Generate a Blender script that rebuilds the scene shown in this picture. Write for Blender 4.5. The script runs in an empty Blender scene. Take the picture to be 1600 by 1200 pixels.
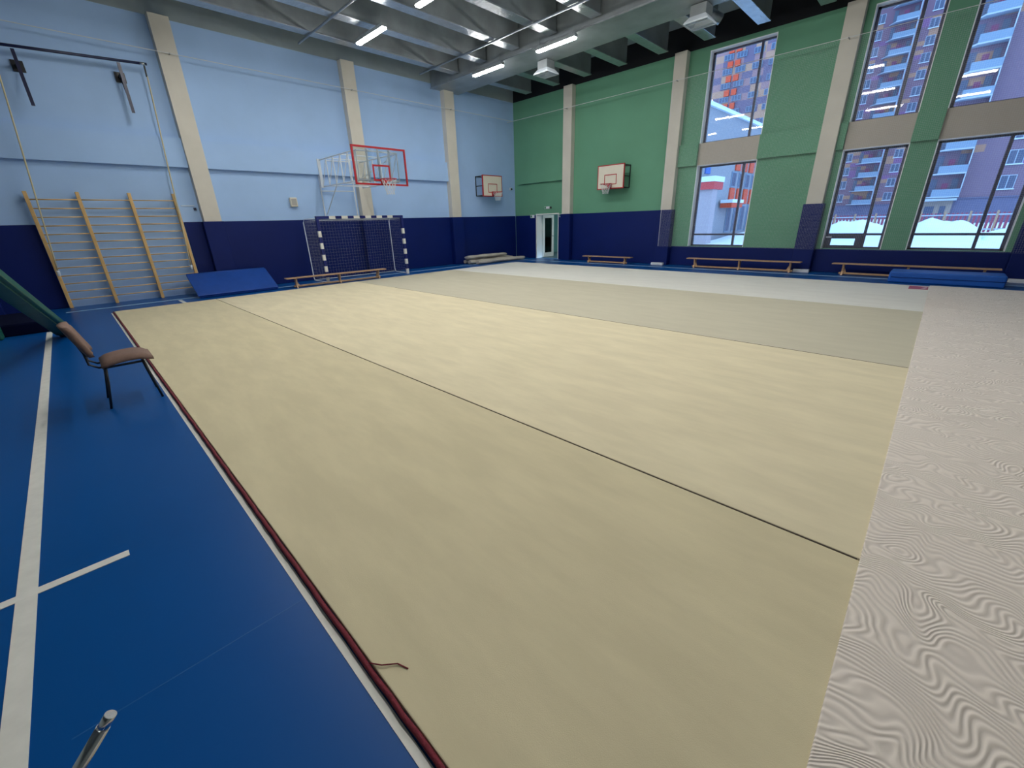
import bpy, bmesh, math, random
from mathutils import Vector, Matrix
random.seed(7)
sc = bpy.context.scene
C = sc.collection

# ---------------------------------------------------------------- camera
cam_d = bpy.data.cameras.new('camera')
cam = bpy.data.objects.new('camera', cam_d); C.objects.link(cam)
yaw, pitch, roll, fpx = 0.7817, -0.3734, -0.0299, 648.85
fw = Vector((-math.sin(yaw)*math.cos(pitch), math.cos(yaw)*math.cos(pitch), math.sin(pitch)))
r0 = Vector((math.cos(yaw), math.sin(yaw), 0)); u0 = r0.cross(fw)
rt = r0*math.cos(roll) + u0*math.sin(roll); up = u0*math.cos(roll) - r0*math.sin(roll)
cam.matrix_world = Matrix(((rt.x, up.x, -fw.x, 15.6731), (rt.y, up.y, -fw.y, -16.409), (rt.z, up.z, -fw.z, 1.7518), (0, 0, 0, 1)))
cam_d.sensor_width = 36.0; cam_d.lens = fpx/1600*36.0
cam_d.clip_start = 0.05; cam_d.clip_end = 600
sc.camera = cam

# ---------------------------------------------------------------- sky and exposure
SKY = 2.2
LAMP = 86.0
w = bpy.data.worlds.new('overcast_sky'); sc.world = w; w.use_nodes = True
wn = w.node_tree; bgn = wn.nodes['Background']
bgn.inputs[0].default_value = (0.48, 0.76, 1.08, 1); bgn.inputs[1].default_value = SKY
vs = sc.view_settings
vs.view_transform = 'Standard'; vs.look = 'None'; vs.gamma = 1.0; vs.exposure = 0.35; vs.use_curve_mapping = False

# ---------------------------------------------------------------- helpers
def lin(c):
    return tuple(((v/255)/12.92 if v/255 <= 0.04045 else ((v/255+0.055)/1.055)**2.4) for v in c)

def mat(name, rgb, rough=0.6, metal=0.0, var=0.0, vscale=3.0, bump=0.0, bscale=40.0, emit=None, spec=0.5, coat=0.0):
    m = bpy.data.materials.new(name); m.use_nodes = True
    nt = m.node_tree; b = nt.nodes['Principled BSDF']
    c = lin(rgb)
    b.inputs['Base Color'].default_value = (*c, 1)
    b.inputs['Roughness'].default_value = rough
    b.inputs['Metallic'].default_value = metal
    b.inputs['Specular IOR Level'].default_value = spec
    if coat: b.inputs['Coat Weight'].default_value = coat
    tc = nt.nodes.new('ShaderNodeTexCoord')
    if var:
        n = nt.nodes.new('ShaderNodeTexNoise'); n.inputs['Scale'].default_value = vscale; n.inputs['Detail'].default_value = 4
        r = nt.nodes.new('ShaderNodeValToRGB')
        r.color_ramp.elements[0].position = 0.3; r.color_ramp.elements[1].position = 0.7
        r.color_ramp.elements[0].color = (*[v*(1-var) for v in c], 1)
        r.color_ramp.elements[1].color = (*[min(1, v*(1+var)) for v in c], 1)
        nt.links.new(tc.outputs['Object'], n.inputs['Vector']); nt.links.new(n.outputs['Fac'], r.inputs[0])
        nt.links.new(r.outputs[0], b.inputs['Base Color'])
    if bump:
        n2 = nt.nodes.new('ShaderNodeTexNoise'); n2.inputs['Scale'].default_value = bscale; n2.inputs['Detail'].default_value = 3
        bp = nt.nodes.new('ShaderNodeBump'); bp.inputs['Strength'].default_value = bump; bp.inputs['Distance'].default_value = 0.02
        nt.links.new(tc.outputs['Object'], n2.inputs['Vector']); nt.links.new(n2.outputs['Fac'], bp.inputs['Height'])
        nt.links.new(bp.outputs[0], b.inputs['Normal'])
    if emit:
        b.inputs['Emission Color'].default_value = (*emit[0], 1); b.inputs['Emission Strength'].default_value = emit[1]
    return m

class MB:
    """collects shapes for one mesh"""
    def __init__(s): s.bm = bmesh.new()
    def box(s, x0, x1, y0, y1, z0, z1):
        if x0 > x1: x0, x1 = x1, x0
        if y0 > y1: y0, y1 = y1, y0
        if z0 > z1: z0, z1 = z1, z0
        v = [s.bm.verts.new(p) for p in ((x0,y0,z0),(x1,y0,z0),(x1,y1,z0),(x0,y1,z0),(x0,y0,z1),(x1,y0,z1),(x1,y1,z1),(x0,y1,z1))]
        for f in ((0,3,2,1),(4,5,6,7),(0,1,5,4),(1,2,6,5),(2,3,7,6),(3,0,4,7)): s.bm.faces.new([v[i] for i in f])
        return s
    def prism(s, pts, d):
        """polygon pts extruded by vector d"""
        a = [s.bm.verts.new(p) for p in pts]; b = [s.bm.verts.new(Vector(p)+Vector(d)) for p in pts]
        n = len(pts); s.bm.faces.new(a); s.bm.faces.new(b[::-1])
        for i in range(n): s.bm.faces.new((a[i], b[i], b[(i+1) % n], a[(i+1) % n]))
        return s
    def tube(s, pts, r, n=8, caps=True, r1=None, flat=1.0):
        pts = [Vector(p) for p in pts]; rings = []
        for i, p in enumerate(pts):
            t = (pts[min(i+1, len(pts)-1)] - pts[max(i-1, 0)]).normalized()
            a = Vector((0,0,1)) if abs(t.z) < 0.9 else Vector((1,0,0))
            u = t.cross(a).normalized(); v = t.cross(u).normalized()
            rr = r if r1 is None else r + (r1-r)*i/(len(pts)-1)
            rings.append([s.bm.verts.new(p + u*math.cos(2*math.pi*k/n+math.pi/n)*rr + v*math.sin(2*math.pi*k/n+math.pi/n)*rr*flat) for k in range(n)])
        for i in range(len(rings)-1):
            for k in range(n): s.bm.faces.new((rings[i][k], rings[i][(k+1) % n], rings[i+1][(k+1) % n], rings[i+1][k]))
        if caps: s.bm.faces.new(rings[0][::-1]); s.bm.faces.new(rings[-1])
        return s
    def ring(s, c, R, r, axis='z', n=24, m=8):
        c = Vector(c); P = []
        for i in range(n):
            a = 2*math.pi*i/n; d = Vector((math.cos(a), math.sin(a), 0)); row = []
            for k in range(m):
                b = 2*math.pi*k/m; row.append(s.bm.verts.new(c + d*(R+r*math.cos(b)) + Vector((0,0,r*math.sin(b)))))
            P.append(row)
        for i in range(n):
            for k in range(m): s.bm.faces.new((P[i][k], P[(i+1) % n][k], P[(i+1) % n][(k+1) % m], P[i][(k+1) % m]))
        return s
    def build(s, name, m, parent=None, smooth=False, bevel=0.0, seg=2, loc=None):
        bmesh.ops.recalc_face_normals(s.bm, faces=s.bm.faces[:])
        me = bpy.data.meshes.new(name); s.bm.to_mesh(me); s.bm.free()
        if smooth:
            for p in me.polygons: p.use_smooth = len(p.vertices) < 5
        ms = m if isinstance(m, (list, tuple)) else [m]
        for x in ms: me.materials.append(x)
        o = bpy.data.objects.new(name, me); C.objects.link(o)
        if parent is not None: o.parent = parent
        if loc: o.location = loc
        if bevel:
            b = o.modifiers.new('bevel', 'BEVEL'); b.width = bevel; b.segments = seg; b.limit_method = 'ANGLE'
        return o

def tag(o, label=None, cat=None, group=None, kind=None):
    if label: o['label'] = label
    if cat: o['category'] = cat
    if group: o['group'] = group
    if kind: o['kind'] = kind
    return o
def thing(name, label, cat, loc=(0,0,0), rz=0, group=None):
    o = bpy.data.objects.new(name, None); C.objects.link(o); o.location = loc; o.rotation_euler = (0,0,rz)
    o.empty_display_size = 0.1
    return tag(o, label, cat, group)
def struct(o): o['kind'] = 'structure'; return o
def copy_tree(o, parent=None):
    c = o.copy(); C.objects.link(c); c.parent = parent
    for ch in [x for x in C.objects if x.parent == o]: copy_tree(ch, c)
    return c

# ---------------------------------------------------------------- materials
M = {}
M['blue_wall'] = mat('blue_paint', (161,195,240), 0.7, var=0.03, vscale=1.2, bump=0.05, bscale=90)
M['green_wall'] = mat('green_paint', (96,153,126), 0.7, var=0.04, vscale=1.0, bump=0.05, bscale=90)
M['pillar'] = mat('warm_white_paint', (206,203,194), 0.7, var=0.04, vscale=2.0, bump=0.05, bscale=60)
M['spandrel'] = mat('beige_panel', (178,172,164), 0.6, var=0.02)
M['pad'] = mat('navy_vinyl', (4,28,96), 0.5, var=0.06, vscale=1.5, bump=0.03, bscale=15, spec=0.25)
M['floor'] = mat('blue_sports_floor', (1,76,146), 0.34, var=0.05, vscale=0.6, bump=0.02, bscale=200, spec=0.28)
M['line'] = mat('white_floor_paint', (222,222,216), 0.5, var=0.05, vscale=12)
M['thin_line'] = mat('light_blue_line_and_reflection', (150,190,222), 0.5)  # line paint by the blue wall, painted reflection by the green wall
M['ceiling'] = mat('dark_ceiling_paint', (152,166,174), 0.8, var=0.15, vscale=0.8)
M['dark'] = mat('painted_shade_band', (16,20,28), 0.9, var=0.1)  # near-black colour stands in for the missing light above the green wall
M['foil'] = mat('silver_foil', (176,182,188), 0.3, metal=0.85, var=0.10, vscale=5, bump=0.9, bscale=14)
M['galv'] = mat('galvanised_metal', (150,158,163), 0.42, metal=0.45, var=0.15, vscale=2.0, bump=0.12, bscale=5)
M['white_frame'] = mat('white_plastic', (225,230,238), 0.4)
M['reveal'] = mat('white_window_reveal', (238,243,250), 0.6, var=0.02)
M['win_frame'] = mat('dark_window_profile', (62,66,92), 0.4)
M['wood'] = mat('varnished_pine', (214,176,118), 0.45, var=0.10, vscale=6, bump=0.05, bscale=30)
M['wood_dark'] = mat('worn_bench_wood', (188,152,116), 0.5, var=0.12, vscale=8, bump=0.05, bscale=30)
M['red'] = mat('red_paint', (168,28,40), 0.4, var=0.05)
M['dark_red'] = mat('maroon_binding', (112,26,42), 0.8, var=0.15, vscale=60, bump=0.3, bscale=150)
M['board'] = mat('white_board', (218,214,200), 0.45, var=0.03)
M['black'] = mat('black_metal', (24,28,34), 0.45)
M['navy_metal'] = mat('dark_blue_metal', (14,22,62), 0.35)
M['white_metal'] = mat('white_metal', (214,224,236), 0.35, spec=0.6)
M['net'] = mat('white_cord', (205,210,215), 0.8)
M['rope'] = mat('natural_rope', (202,192,160), 0.9, var=0.1, vscale=80, bump=0.4, bscale=200)
M['goal_blue'] = mat('goal_blue_paint', (20,32,104), 0.35)
M['goal_white'] = mat('goal_white_paint', (232,232,226), 0.35)
M['mat_blue'] = mat('blue_mat_vinyl', (8,66,152), 0.5, var=0.08, vscale=5, bump=0.25, bscale=7)
M['mat_navy'] = mat('dark_navy_vinyl', (3,9,40), 0.9, var=0.08, spec=.1)
M['green_pad'] = mat('green_vinyl', (12,84,72), 0.5, var=0.12, vscale=4, bump=0.15, bscale=9)
M['chair_fabric'] = mat('brown_fabric', (122,98,88), 0.9, var=0.08, vscale=40, bump=0.2, bscale=300)
M['chrome'] = mat('chrome', (205,208,212), 0.12, metal=1.0)
M['grey_cloth'] = mat('grey_rolled_carpet', (176,172,164), 0.9, var=0.10, vscale=4, bump=0.3, bscale=18)
M['door'] = mat('door_white', (226,230,228), 0.45)
M['corridor'] = mat('corridor_teal', (110,165,165), 0.7, var=0.05)
M['sign_green'] = mat('sign_green', (40,130,90), 0.5)
M['snow'] = mat('snow', (208,222,236), 0.85, var=0.03, vscale=0.6, bump=0.3, bscale=1.5)
M['lamp'] = mat('lamp_diffuser', (255,255,250), 0.5, emit=((1.0, 0.965, 0.90), LAMP))
M['interior'] = mat('far_wall_paint', (170,178,176), 0.8, var=0.03)

# carpets: slightly patchy pile
def carpet_mat(name, rgb, var=0.05):
    m = mat(name, rgb, 0.95, spec=0.15); nt = m.node_tree; b = nt.nodes['Principled BSDF']; tc = nt.nodes['Texture Coordinate']
    mp = nt.nodes.new('ShaderNodeMapping'); mp.inputs['Scale'].default_value = (0.9, 3.4, 1)
    mp.inputs['Rotation'].default_value = (0,0,0.5)
    n = nt.nodes.new('ShaderNodeTexNoise'); n.inputs['Scale'].default_value = 1.3; n.inputs['Detail'].default_value = 5; n.inputs['Roughness'].default_value = 0.6
    r = nt.nodes.new('ShaderNodeValToRGB'); c = lin(rgb)
    r.color_ramp.elements[0].position = 0.38; r.color_ramp.elements[1].position = 0.66
    r.color_ramp.elements[0].color = (*[v*(1-var) for v in c], 1); r.color_ramp.elements[1].color = (*[min(1,v*(1+var)) for v in c], 1)
    n3 = nt.nodes.new('ShaderNodeTexNoise'); n3.inputs['Scale'].default_value = 260; n3.inputs['Detail'].default_value = 2
    bp = nt.nodes.new('ShaderNodeBump'); bp.inputs['Strength'].default_value = 0.25; bp.inputs['Distance'].default_value = 0.004
    L = nt.links.new
    L(tc.outputs['Object'], mp.inputs[0]); L(mp.outputs[0], n.inputs['Vector']); L(n.outputs['Fac'], r.inputs[0]); L(r.outputs[0], b.inputs['Base Color'])
    L(tc.outputs['Object'], n3.inputs['Vector']); L(n3.outputs['Fac'], bp.inputs['Height']); L(bp.outputs[0], b.inputs['Normal'])
    return m
M['c1'] = carpet_mat('beige_carpet_pile', (208,198,166))
M['c2'] = carpet_mat('light_beige_carpet_pile', (218,208,178))
M['c3'] = carpet_mat('tan_carpet_pile', (194,189,169), 0.03)
M['c4'] = carpet_mat('pale_carpet_pile', (218,218,212), 0.03)

# white carpet with pressed swirling ridges
def swirl_mat():
    m = mat('white_ridged_carpet', (230,221,212), 0.9, spec=0.15); nt = m.node_tree; b = nt.nodes['Principled BSDF']; tc = nt.nodes['Texture Coordinate']; L = nt.links.new
    n = nt.nodes.new('ShaderNodeTexNoise'); n.inputs['Scale'].default_value = 3.4; n.inputs['Detail'].default_value = 0.0; n.inputs['Distortion'].default_value = 0.9
    sp = nt.nodes.new('ShaderNodeSeparateXYZ'); my = nt.nodes.new('ShaderNodeMath'); my.operation = 'MULTIPLY'; my.inputs[1].default_value = 150
    mul = nt.nodes.new('ShaderNodeMath'); mul.operation = 'MULTIPLY_ADD'; mul.inputs[1].default_value = 84
    si = nt.nodes.new('ShaderNodeMath'); si.operation = 'SINE'
    L(tc.outputs['Object'], sp.inputs[0]); L(sp.outputs[1], my.inputs[0]); L(my.outputs[0], mul.inputs[2])
    bp = nt.nodes.new('ShaderNodeBump'); bp.inputs['Strength'].default_value = 0.55; bp.inputs['Distance'].default_value = 0.004
    mx = nt.nodes.new('ShaderNodeMixRGB'); c = lin((230,221,212)); mx.inputs[1].default_value = (*[v*0.84 for v in c],1); mx.inputs[2].default_value = (*c,1)
    mr = nt.nodes.new('ShaderNodeMapRange'); mr.inputs[1].default_value = -1; mr.inputs[2].default_value = 0.2
    L(tc.outputs['Object'], n.inputs['Vector']); L(n.outputs['Fac'], mul.inputs[0]); L(mul.outputs[0], si.inputs[0])
    L(si.outputs[0], bp.inputs['Height']); L(bp.outputs[0], b.inputs['Normal']); L(si.outputs[0], mr.inputs[0]); L(mr.outputs[0], mx.inputs[0]); L(mx.outputs[0], b.inputs['Base Color'])
    return m
M['swirl'] = swirl_mat()

# thin glazing: mostly see-through with a fresnel reflection
def glass_mat(name, tint, base=0.02):
    m = bpy.data.materials.new(name); m.use_nodes = True; nt = m.node_tree; nt.nodes.clear()
    o = nt.nodes.new('ShaderNodeOutputMaterial'); t = nt.nodes.new('ShaderNodeBsdfTransparent'); t.inputs[0].default_value = (*tint, 1)
    g = nt.nodes.new('ShaderNodeBsdfGlossy'); g.inputs['Roughness'].default_value = 0.02
    f = nt.nodes.new('ShaderNodeFresnel'); f.inputs[0].default_value = 1.5
    mx = nt.nodes.new('ShaderNodeMixShader')
    nt.links.new(f.outputs[0], mx.inputs[0]); nt.links.new(t.outputs[0], mx.inputs[1]); nt.links.new(g.outputs[0], mx.inputs[2]); nt.links.new(mx.outputs[0], o.inputs[0])
    return m
M['glass'] = glass_mat('window_glass', (0.95,0.97,1.0))
M['acrylic'] = glass_mat('acrylic_board', (0.96,0.98,0.98))

# ---------------------------------------------------------------- room shell
XR, YB, ZT, ZC = 24.0, -22.0, 6.85, 7.6
struct(MB().box(-0.3, XR+.3, YB-.3, 0.0, -0.2, 0).build('floor', M['floor']))
struct(MB().box(-0.4, XR+.4, YB-.4, 0.4, ZC, ZC+.2).build('ceiling', M['ceiling']))
struct(MB().box(-0.3, 0, YB-.3, 0.0, 0, ZT).build('wall_left', M['blue_wall']))
struct(MB().box(XR, XR+.3, YB-.3, 0.0, 0, ZC).build('wall_right', M['interior']))
struct(MB().box(0, XR, YB-.3, YB, 0, ZC).build('wall_front', M['interior']))
WT = 0.38   # wall thickness at the window side
wins = [(8.92,10.85),(13.08,14.52),(15.05,16.92),(17.75,19.2),(19.75,21.6)]
b = MB(); xs = [-0.3]
prev = 2.78
b.box(-0.3, 1.38, 0, WT, 0, ZT); b.box(1.38, 2.78, 0, WT, 2.05, ZT)
for a, c in wins:
    b.box(prev, a, 0, WT, 0, ZT); b.box(a, c, 0, WT, 0, 0.7); b.box(a, c, 0.02, WT, 3.4, 4.08); b.box(a, c, 0, WT, 6.72, ZT); prev = c
b.box(prev, XR+.3, 0, WT, 0, ZT)
struct(b.build('wall_back', M['green_wall']))
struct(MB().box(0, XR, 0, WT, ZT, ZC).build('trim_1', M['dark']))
struct(MB().box(-0.3, 0, YB, 0, ZT, ZC).build('trim_60', M['ceiling']))
# window spandrels
k = 2
for a, c in wins:
    struct(MB().box(a, c, -0.015, 0.02, 3.4, 4.08).build('trim_%d' % k, M['spandrel'])); k += 1
# pillars
for y0, y1 in ((-13.34,-12.9),(-8.39,-7.93),(-4.21,-3.72),(-18.3,-17.85)):
    struct(MB().box(0, 0.25, y0, y1, 0 if y0 < -18 else 0.0, ZT).build('trim_%d' % k, M['pillar'], bevel=0.006)); k += 1
for x0, x1 in ((3.13,3.57),(7.83,8.25),(12.49,12.91),(17.08,17.5),(21.8,22.2)):
    struct(MB().box(x0, x1, -0.25, 0, 0, ZT).build('trim_%d' % k, M['pillar'], bevel=0.006)); k += 1
# projecting wall bands
for y0, y1 in ((-17.85,-13.34),(-12.9,-8.39),(-7.93,-4.21)):
    struct(MB().box(0, 0.13, y0, y1, 3.4, 4.12).build('trim_%d' % k, M['blue_wall'])); k += 1
for x0, x1 in ((0.33,3.13),(8.25,8.92),(10.85,12.49),(12.91,13.08),(14.52,15.05),(16.92,17.08)):
    struct(MB().box(x0, x1, -0.12, 0, 3.4, 4.08).build('trim_%d' % k, M['green_wall'])); k += 1

# ---------------------------------------------------------------- windows
def window(n, a, c, z0, z1, mull, transom=None, sash=False):
    e = struct(bpy.data.objects.new('window_%d' % n, None)); C.objects.link(e); e.location = (a, 0, z0)
    W, H = c-a, z1-z0
    MB().box(0.0,0.02,0,0.24,0,H).box(W-0.02,W,0,0.24,0,H).box(0.02,W-0.02,0,0.24,H-0.02,H).build('window_reveal', M['reveal'], e)
    t = 0.07; f = MB(); y0, y1 = 0.24, 0.31
    f.box(0.02,0.02+t,y0,y1,0,H).box(W-t-.02,W-.02,y0,y1,0,H).box(0.02,W-.02,y0,y1,H-t,H).box(0.02,W-.02,y0,y1,0,0.05)
    mm = mull-a; f.box(mm-0.035,mm+0.035,y0,y1,0.05,H-t)
    if transom:
        f.box(0.02+t,W-t-.02,y0+.003,y1-.003,transom-z0-0.03,transom-z0+0.03)
    f.build('window_frame', M['win_frame'], e)
    if sash:
        tz = transom-z0-0.03; s = MB(); x0, x1 = 0.02+t, mm-0.035
        s.box(x0,x1,y0-.03,y0,tz-.09,tz).box(x0,x1,y0-.03,y0,0.05,0.09).box(x0,x0+.10,y0-.03,y0,0.09,tz-.09).box(x1-.16,x1,y0-.03,y0,0.09,tz-.09)
        s.build('opening_sash', M['win_frame'], e)
        MB().box(x0-.04,x0+.10,y0-.07,y0-.03,tz-.06,tz-.03).build('window_handle', M['white_metal'], e)
    MB().box(0.03,W-.03,0.27,0.278,0.02,H-.03).build('pane', M['glass'], e)
mulls = [10.40,14.05,16.36,18.7,21.1]
for i, (a, c) in enumerate(wins):
    window(2*i+1, a, c, 0.7, 3.4, mulls[i], 1.1, sash=(i == 1))
    window(2*i+2, a, c, 4.08, 6.72, mulls[i])

# ---------------------------------------------------------------- wall padding (navy)
def pad(label, *bx):
    m = MB()
    for q in bx: m.box(*q)
    return tag(m.build('wall_padding', M['pad'], bevel=0.012), label, 'wall padding', 'navy padding along the gym walls')
PH = 1.99
pad('navy wall padding between the wall bars and the room end, behind the green beam', (0,0.05,-21.9,-18.3,0,PH), (0.25,0.30,-18.35,-17.8,0,PH), (0.05,0.25,-17.85,-17.8,0,PH), (0.05,0.25,-18.35,-18.3,0,PH), (0,0.05,-17.85,-16.72,0,PH))
pad('navy wall padding around the pillar beside the wall bars, above the sloping blue mat', (0,0.05,-13.8,-13.34,0,PH), (0.25,0.30,-13.39,-12.85,0,PH), (0.05,0.25,-13.39,-13.34,0,PH), (0.05,0.25,-12.9,-12.85,0,PH))
pad('navy wall padding behind the handball goal', (0,0.05,-12.9,-8.39,0,PH), (0.25,0.30,-8.44,-7.88,0,PH), (0.05,0.25,-8.44,-8.39,0,PH), (0.05,0.25,-7.93,-7.88,0,PH))
pad('navy wall padding between the handball goal and the rolled grey carpets', (0,0.05,-7.93,-4.21,0,PH), (0.25,0.30,-4.26,-3.67,0,PH), (0.05,0.25,-4.26,-4.21,0,PH), (0.05,0.25,-3.72,-3.67,0,PH))
pad('navy wall padding behind the rolled grey carpets in the room corner', (0,0.05,-3.72,-0.06,0,PH))
pad('navy wall padding between the room corner and the white door', (0.06,1.37,-0.05,0,0,PH))
pad('tall navy wall padding under the green wall basketball board', (2.79,3.13,-0.05,0,0,PH), (3.08,3.62,-0.30,-0.25,0,PH), (3.08,3.13,-.25,-.05,0,PH), (3.57,3.62,-.25,-.05,0,PH), (3.57,7.83,-0.05,0,0,PH), (7.78,8.30,-0.30,-0.25,0,PH), (7.78,7.83,-.25,-.05,0,PH), (8.25,8.30,-.25,0,0,PH))
pad('low navy wall padding under the narrow window with the orange building behind', (8.30,12.44,-0.05,0,0,0.69))
pad('tall narrow navy padding on the pillar between the narrow window and the wide windows', (12.44,12.96,-0.30,-0.25,0,PH), (12.44,12.49,-.25,0,0,PH), (12.91,12.96,-.25,0,0,PH))
pad('low navy wall padding under the two wide windows facing the snow', (12.96,17.03,-0.05,0,0,0.69))
pad('navy padding on the pillar at the far right of the windows', (17.03,17.55,-0.30,-0.25,0,PH), (17.03,17.08,-.25,0,0,PH), (17.5,17.55,-.25,0,0,PH), (17.55,23.9,-0.05,0,0,0.69))
for x0, x1, lb in ((7.72,8.2,'white block at the foot of the pillar between two benches'),(12.55,12.98,'white block at the foot of the pillar behind the bench end'),(17.12,17.6,'white block at the wall foot beside the blue mat')):
    tag(MB().box(x0, x1, -0.42, -0.305, 0, 0.09).build('skirting_block', M['white_frame'], bevel=0.008), lb, 'block', 'white blocks at the wall foot')

# ---------------------------------------------------------------- door and corridor
d = struct(bpy.data.objects.new('door_1', None)); C.objects.link(d); d.location = (1.38, 0, 0)
MB().box(0,0.05,-0.02,WT+.02,0,2.05).box(1.35,1.4,-0.02,WT+.02,0,2.05).box(0.05,1.35,-0.02,WT+.02,2.0,2.05).build('door_frame', M['door'], d)
lf = MB().box(0.055,0.10,WT+.03,WT+.16,0.02,1.99).box(0.055,0.10,WT+.72,WT+.86,0.02,1.99).box(0.055,0.10,WT+.16,WT+.72,0.02,0.22).box(0.055,0.10,WT+.16,WT+.72,1.85,1.99).build('door_leaf', M['door'], d)
MB().box(0.07,0.08,WT+.16,WT+.72,0.22,1.85).build('door_glass', M['glass'], lf)
MB().tube([(0.10,WT+.79,1.0),(0.15,WT+.79,1.0),(0.15,WT+.68,1.0)], 0.01).build('door_handle', M['chrome'], lf)
struct(MB().box(-0.3,5,WT,4.0,-0.1,0).build('floor_corridor', mat('corridor_floor', (70,95,110), 0.35)))
struct(MB().box(-0.3,5,4.0,4.2,0,2.6).box(-0.5,-0.3,WT,4.2,0,2.6).box(5,5.2,WT,4.2,0,2.6).build('wall_corridor', M['corridor']))
struct(MB().box(-0.5,5.2,WT,4.2,2.6,2.7).build('ceiling_corridor', M['white_frame']))
struct(MB().box(2.2,3.4,2.6,2.9,2.56,2.6).build('corridor_fill_panel', mat('corridor_fill_glow', (255,255,250), emit=((.95,1,.97), 28.0))))  # glowing panel out of view, added to brighten the corridor
t = thing('corridor_bench', 'dark low bench seen through the open white door', 'bench', (2.6,2.6,0))
MB().box(-.5,.9,-.2,.2,.40,.46).build('seat', M['black'], t); MB().box(-.45,-.4,-.18,.18,0,.40).build('leg', M['black'], t); MB().box(.8,.85,-.18,.18,0,.40).build('leg', M['black'], t); MB().box(-.5,.9,.16,.2,.46,.85).build('backrest', M['black'], t)
t = thing('exit_sign', 'small green and white exit sign above the open door', 'sign', (2.08,-0.03,2.30))
MB().box(-.15,.15,-.02,.03,-.05,.05).build('sign_body', M['white_frame'], t); MB().box(-.14,-.04,-.024,-.02,-.04,.04).build('sign_face', M['sign_green'], t)
MB().box(.2,.26,-.02,.03,-.04,.04).build('sensor', M['black'], t)
for x, lb in ((1.2,'small green and white sign at the padding corner, on the side of the rolled carpets'),(2.98,'small white and green sign at the padding corner, on the side of the basketball board')):
    t = thing('wall_sign', lb, 'sign', (x,-0.07,1.94), group='small signs beside the door')
    MB().box(-.12,.12,-.015,.015,-.07,.07).build('sign_body', M['white_frame'], t); MB().box(-.10,-.01,-.02,-.015,-.05,.05).build('sign_face', M['sign_green'], t)

# ---------------------------------------------------------------- ceiling beams, soffit, pipes
ords = ['first','second','third','fourth','fifth','sixth','seventh','eighth','ninth','tenth','eleventh','twelfth','thirteenth','fourteenth','fifteenth']
SY0, SY1, SZ = -3.3, -4.65, 6.66
for i in range(15):
    x = 1.7+1.5*i-0.04
    for ya, yb, lb, gp in ((SY0+.01,-0.75,'%s short beam end from the blue wall, between the grey duct and the green wall','short beam ends beside the green wall'),(-21.9,SY1-.06,'%s long silver clad ceiling beam counted from the blue wall','silver clad beams under the dark ceiling')):
        t = thing('ceiling_beam', lb % ords[i], 'ceiling beam', (x,0,0), group=gp)
        MB().box(-.13,.13,ya,yb,6.83,ZC).build('beam_web', M['galv'], t)
        n = max(2, int((yb-ya)/0.5)); f = MB()
        f.box(-.17,.17,ya,yb,6.795,6.83); f.build('beam_flange', M['foil'], t, bevel=0.008)
t = thing('air_duct', 'wide grey duct crossing under the ceiling parallel to the green wall', 'duct', (0,0,0))
MB().box(0.02,XR-.05,SY1,SY0,SZ,ZC-.01).build('duct_casing', M['galv'], t)
MB().box(0.02,XR-.05,SY1-.03,SY1,SZ-.01,SZ+.03).build('duct_flange', M['foil'], t)
for x, lb in ((4.95,'square white air diffuser under the grey duct near the blue wall'),(10.02,'square white air diffuser under the grey duct near the windows')):
    t = thing('air_diffuser', lb, 'air diffuser', (x,-3.55,0), group='air diffusers under the grey duct')
    MB().box(-.2,.2,-.2,.2,6.42,6.645).build('diffuser_neck', M['galv'], t)
    m = MB(); lo = [(-.3,-.3,6.3),(.3,-.3,6.3),(.3,.3,6.3),(-.3,.3,6.3)]; hi = [(-.2,-.2,6.42),(.2,-.2,6.42),(.2,.2,6.42),(-.2,.2,6.42)]
    vl = [m.bm.verts.new(p) for p in lo]; vh = [m.bm.verts.new(p) for p in hi]
    for q in range(4): m.bm.faces.new((vl[q],vl[(q+1)%4],vh[(q+1)%4],vh[q]))
    m.build('diffuser_hood', M['white_metal'], t)
    MB().box(-.3,.3,-.3,-.27,6.27,6.3).box(-.3,.3,.27,.3,6.27,6.3).box(-.3,-.27,-.27,.27,6.27,6.3).box(.27,.3,-.27,.27,6.27,6.3).box(-.27,.27,-.15,-.12,6.275,6.29).box(-.27,.27,.12,.15,6.275,6.29).build('diffuser_grille', M['white_metal'], t)
t = thing('flexible_duct', 'short round silver duct beside the diffuser near the windows', 'duct', (9.5,-3.1,6.92))
MB().tube([(0,0,0),(.1,.5,0),(.25,.8,-.05),(.45,1.0,-.18)], 0.13, 14).build('duct_tube', M['foil'], t, smooth=True)
for y, lb in ((-5.75,'thin silver pipe under the ceiling beams nearest the grey duct'),(-9.95,'thin silver pipe under the ceiling beams between the two lamp rows'),(-14.2,'thin silver pipe under the ceiling beams behind the second lamp row')):
    t = thing('ceiling_pipe', lb, 'pipe', (0,y,6.76), group='thin pipes under the ceiling beams')
    MB().tube([(.9,0,0),(23.9,0,0)], 0.028, 8).build('pipe', M['foil'], t, smooth=True)

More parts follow.
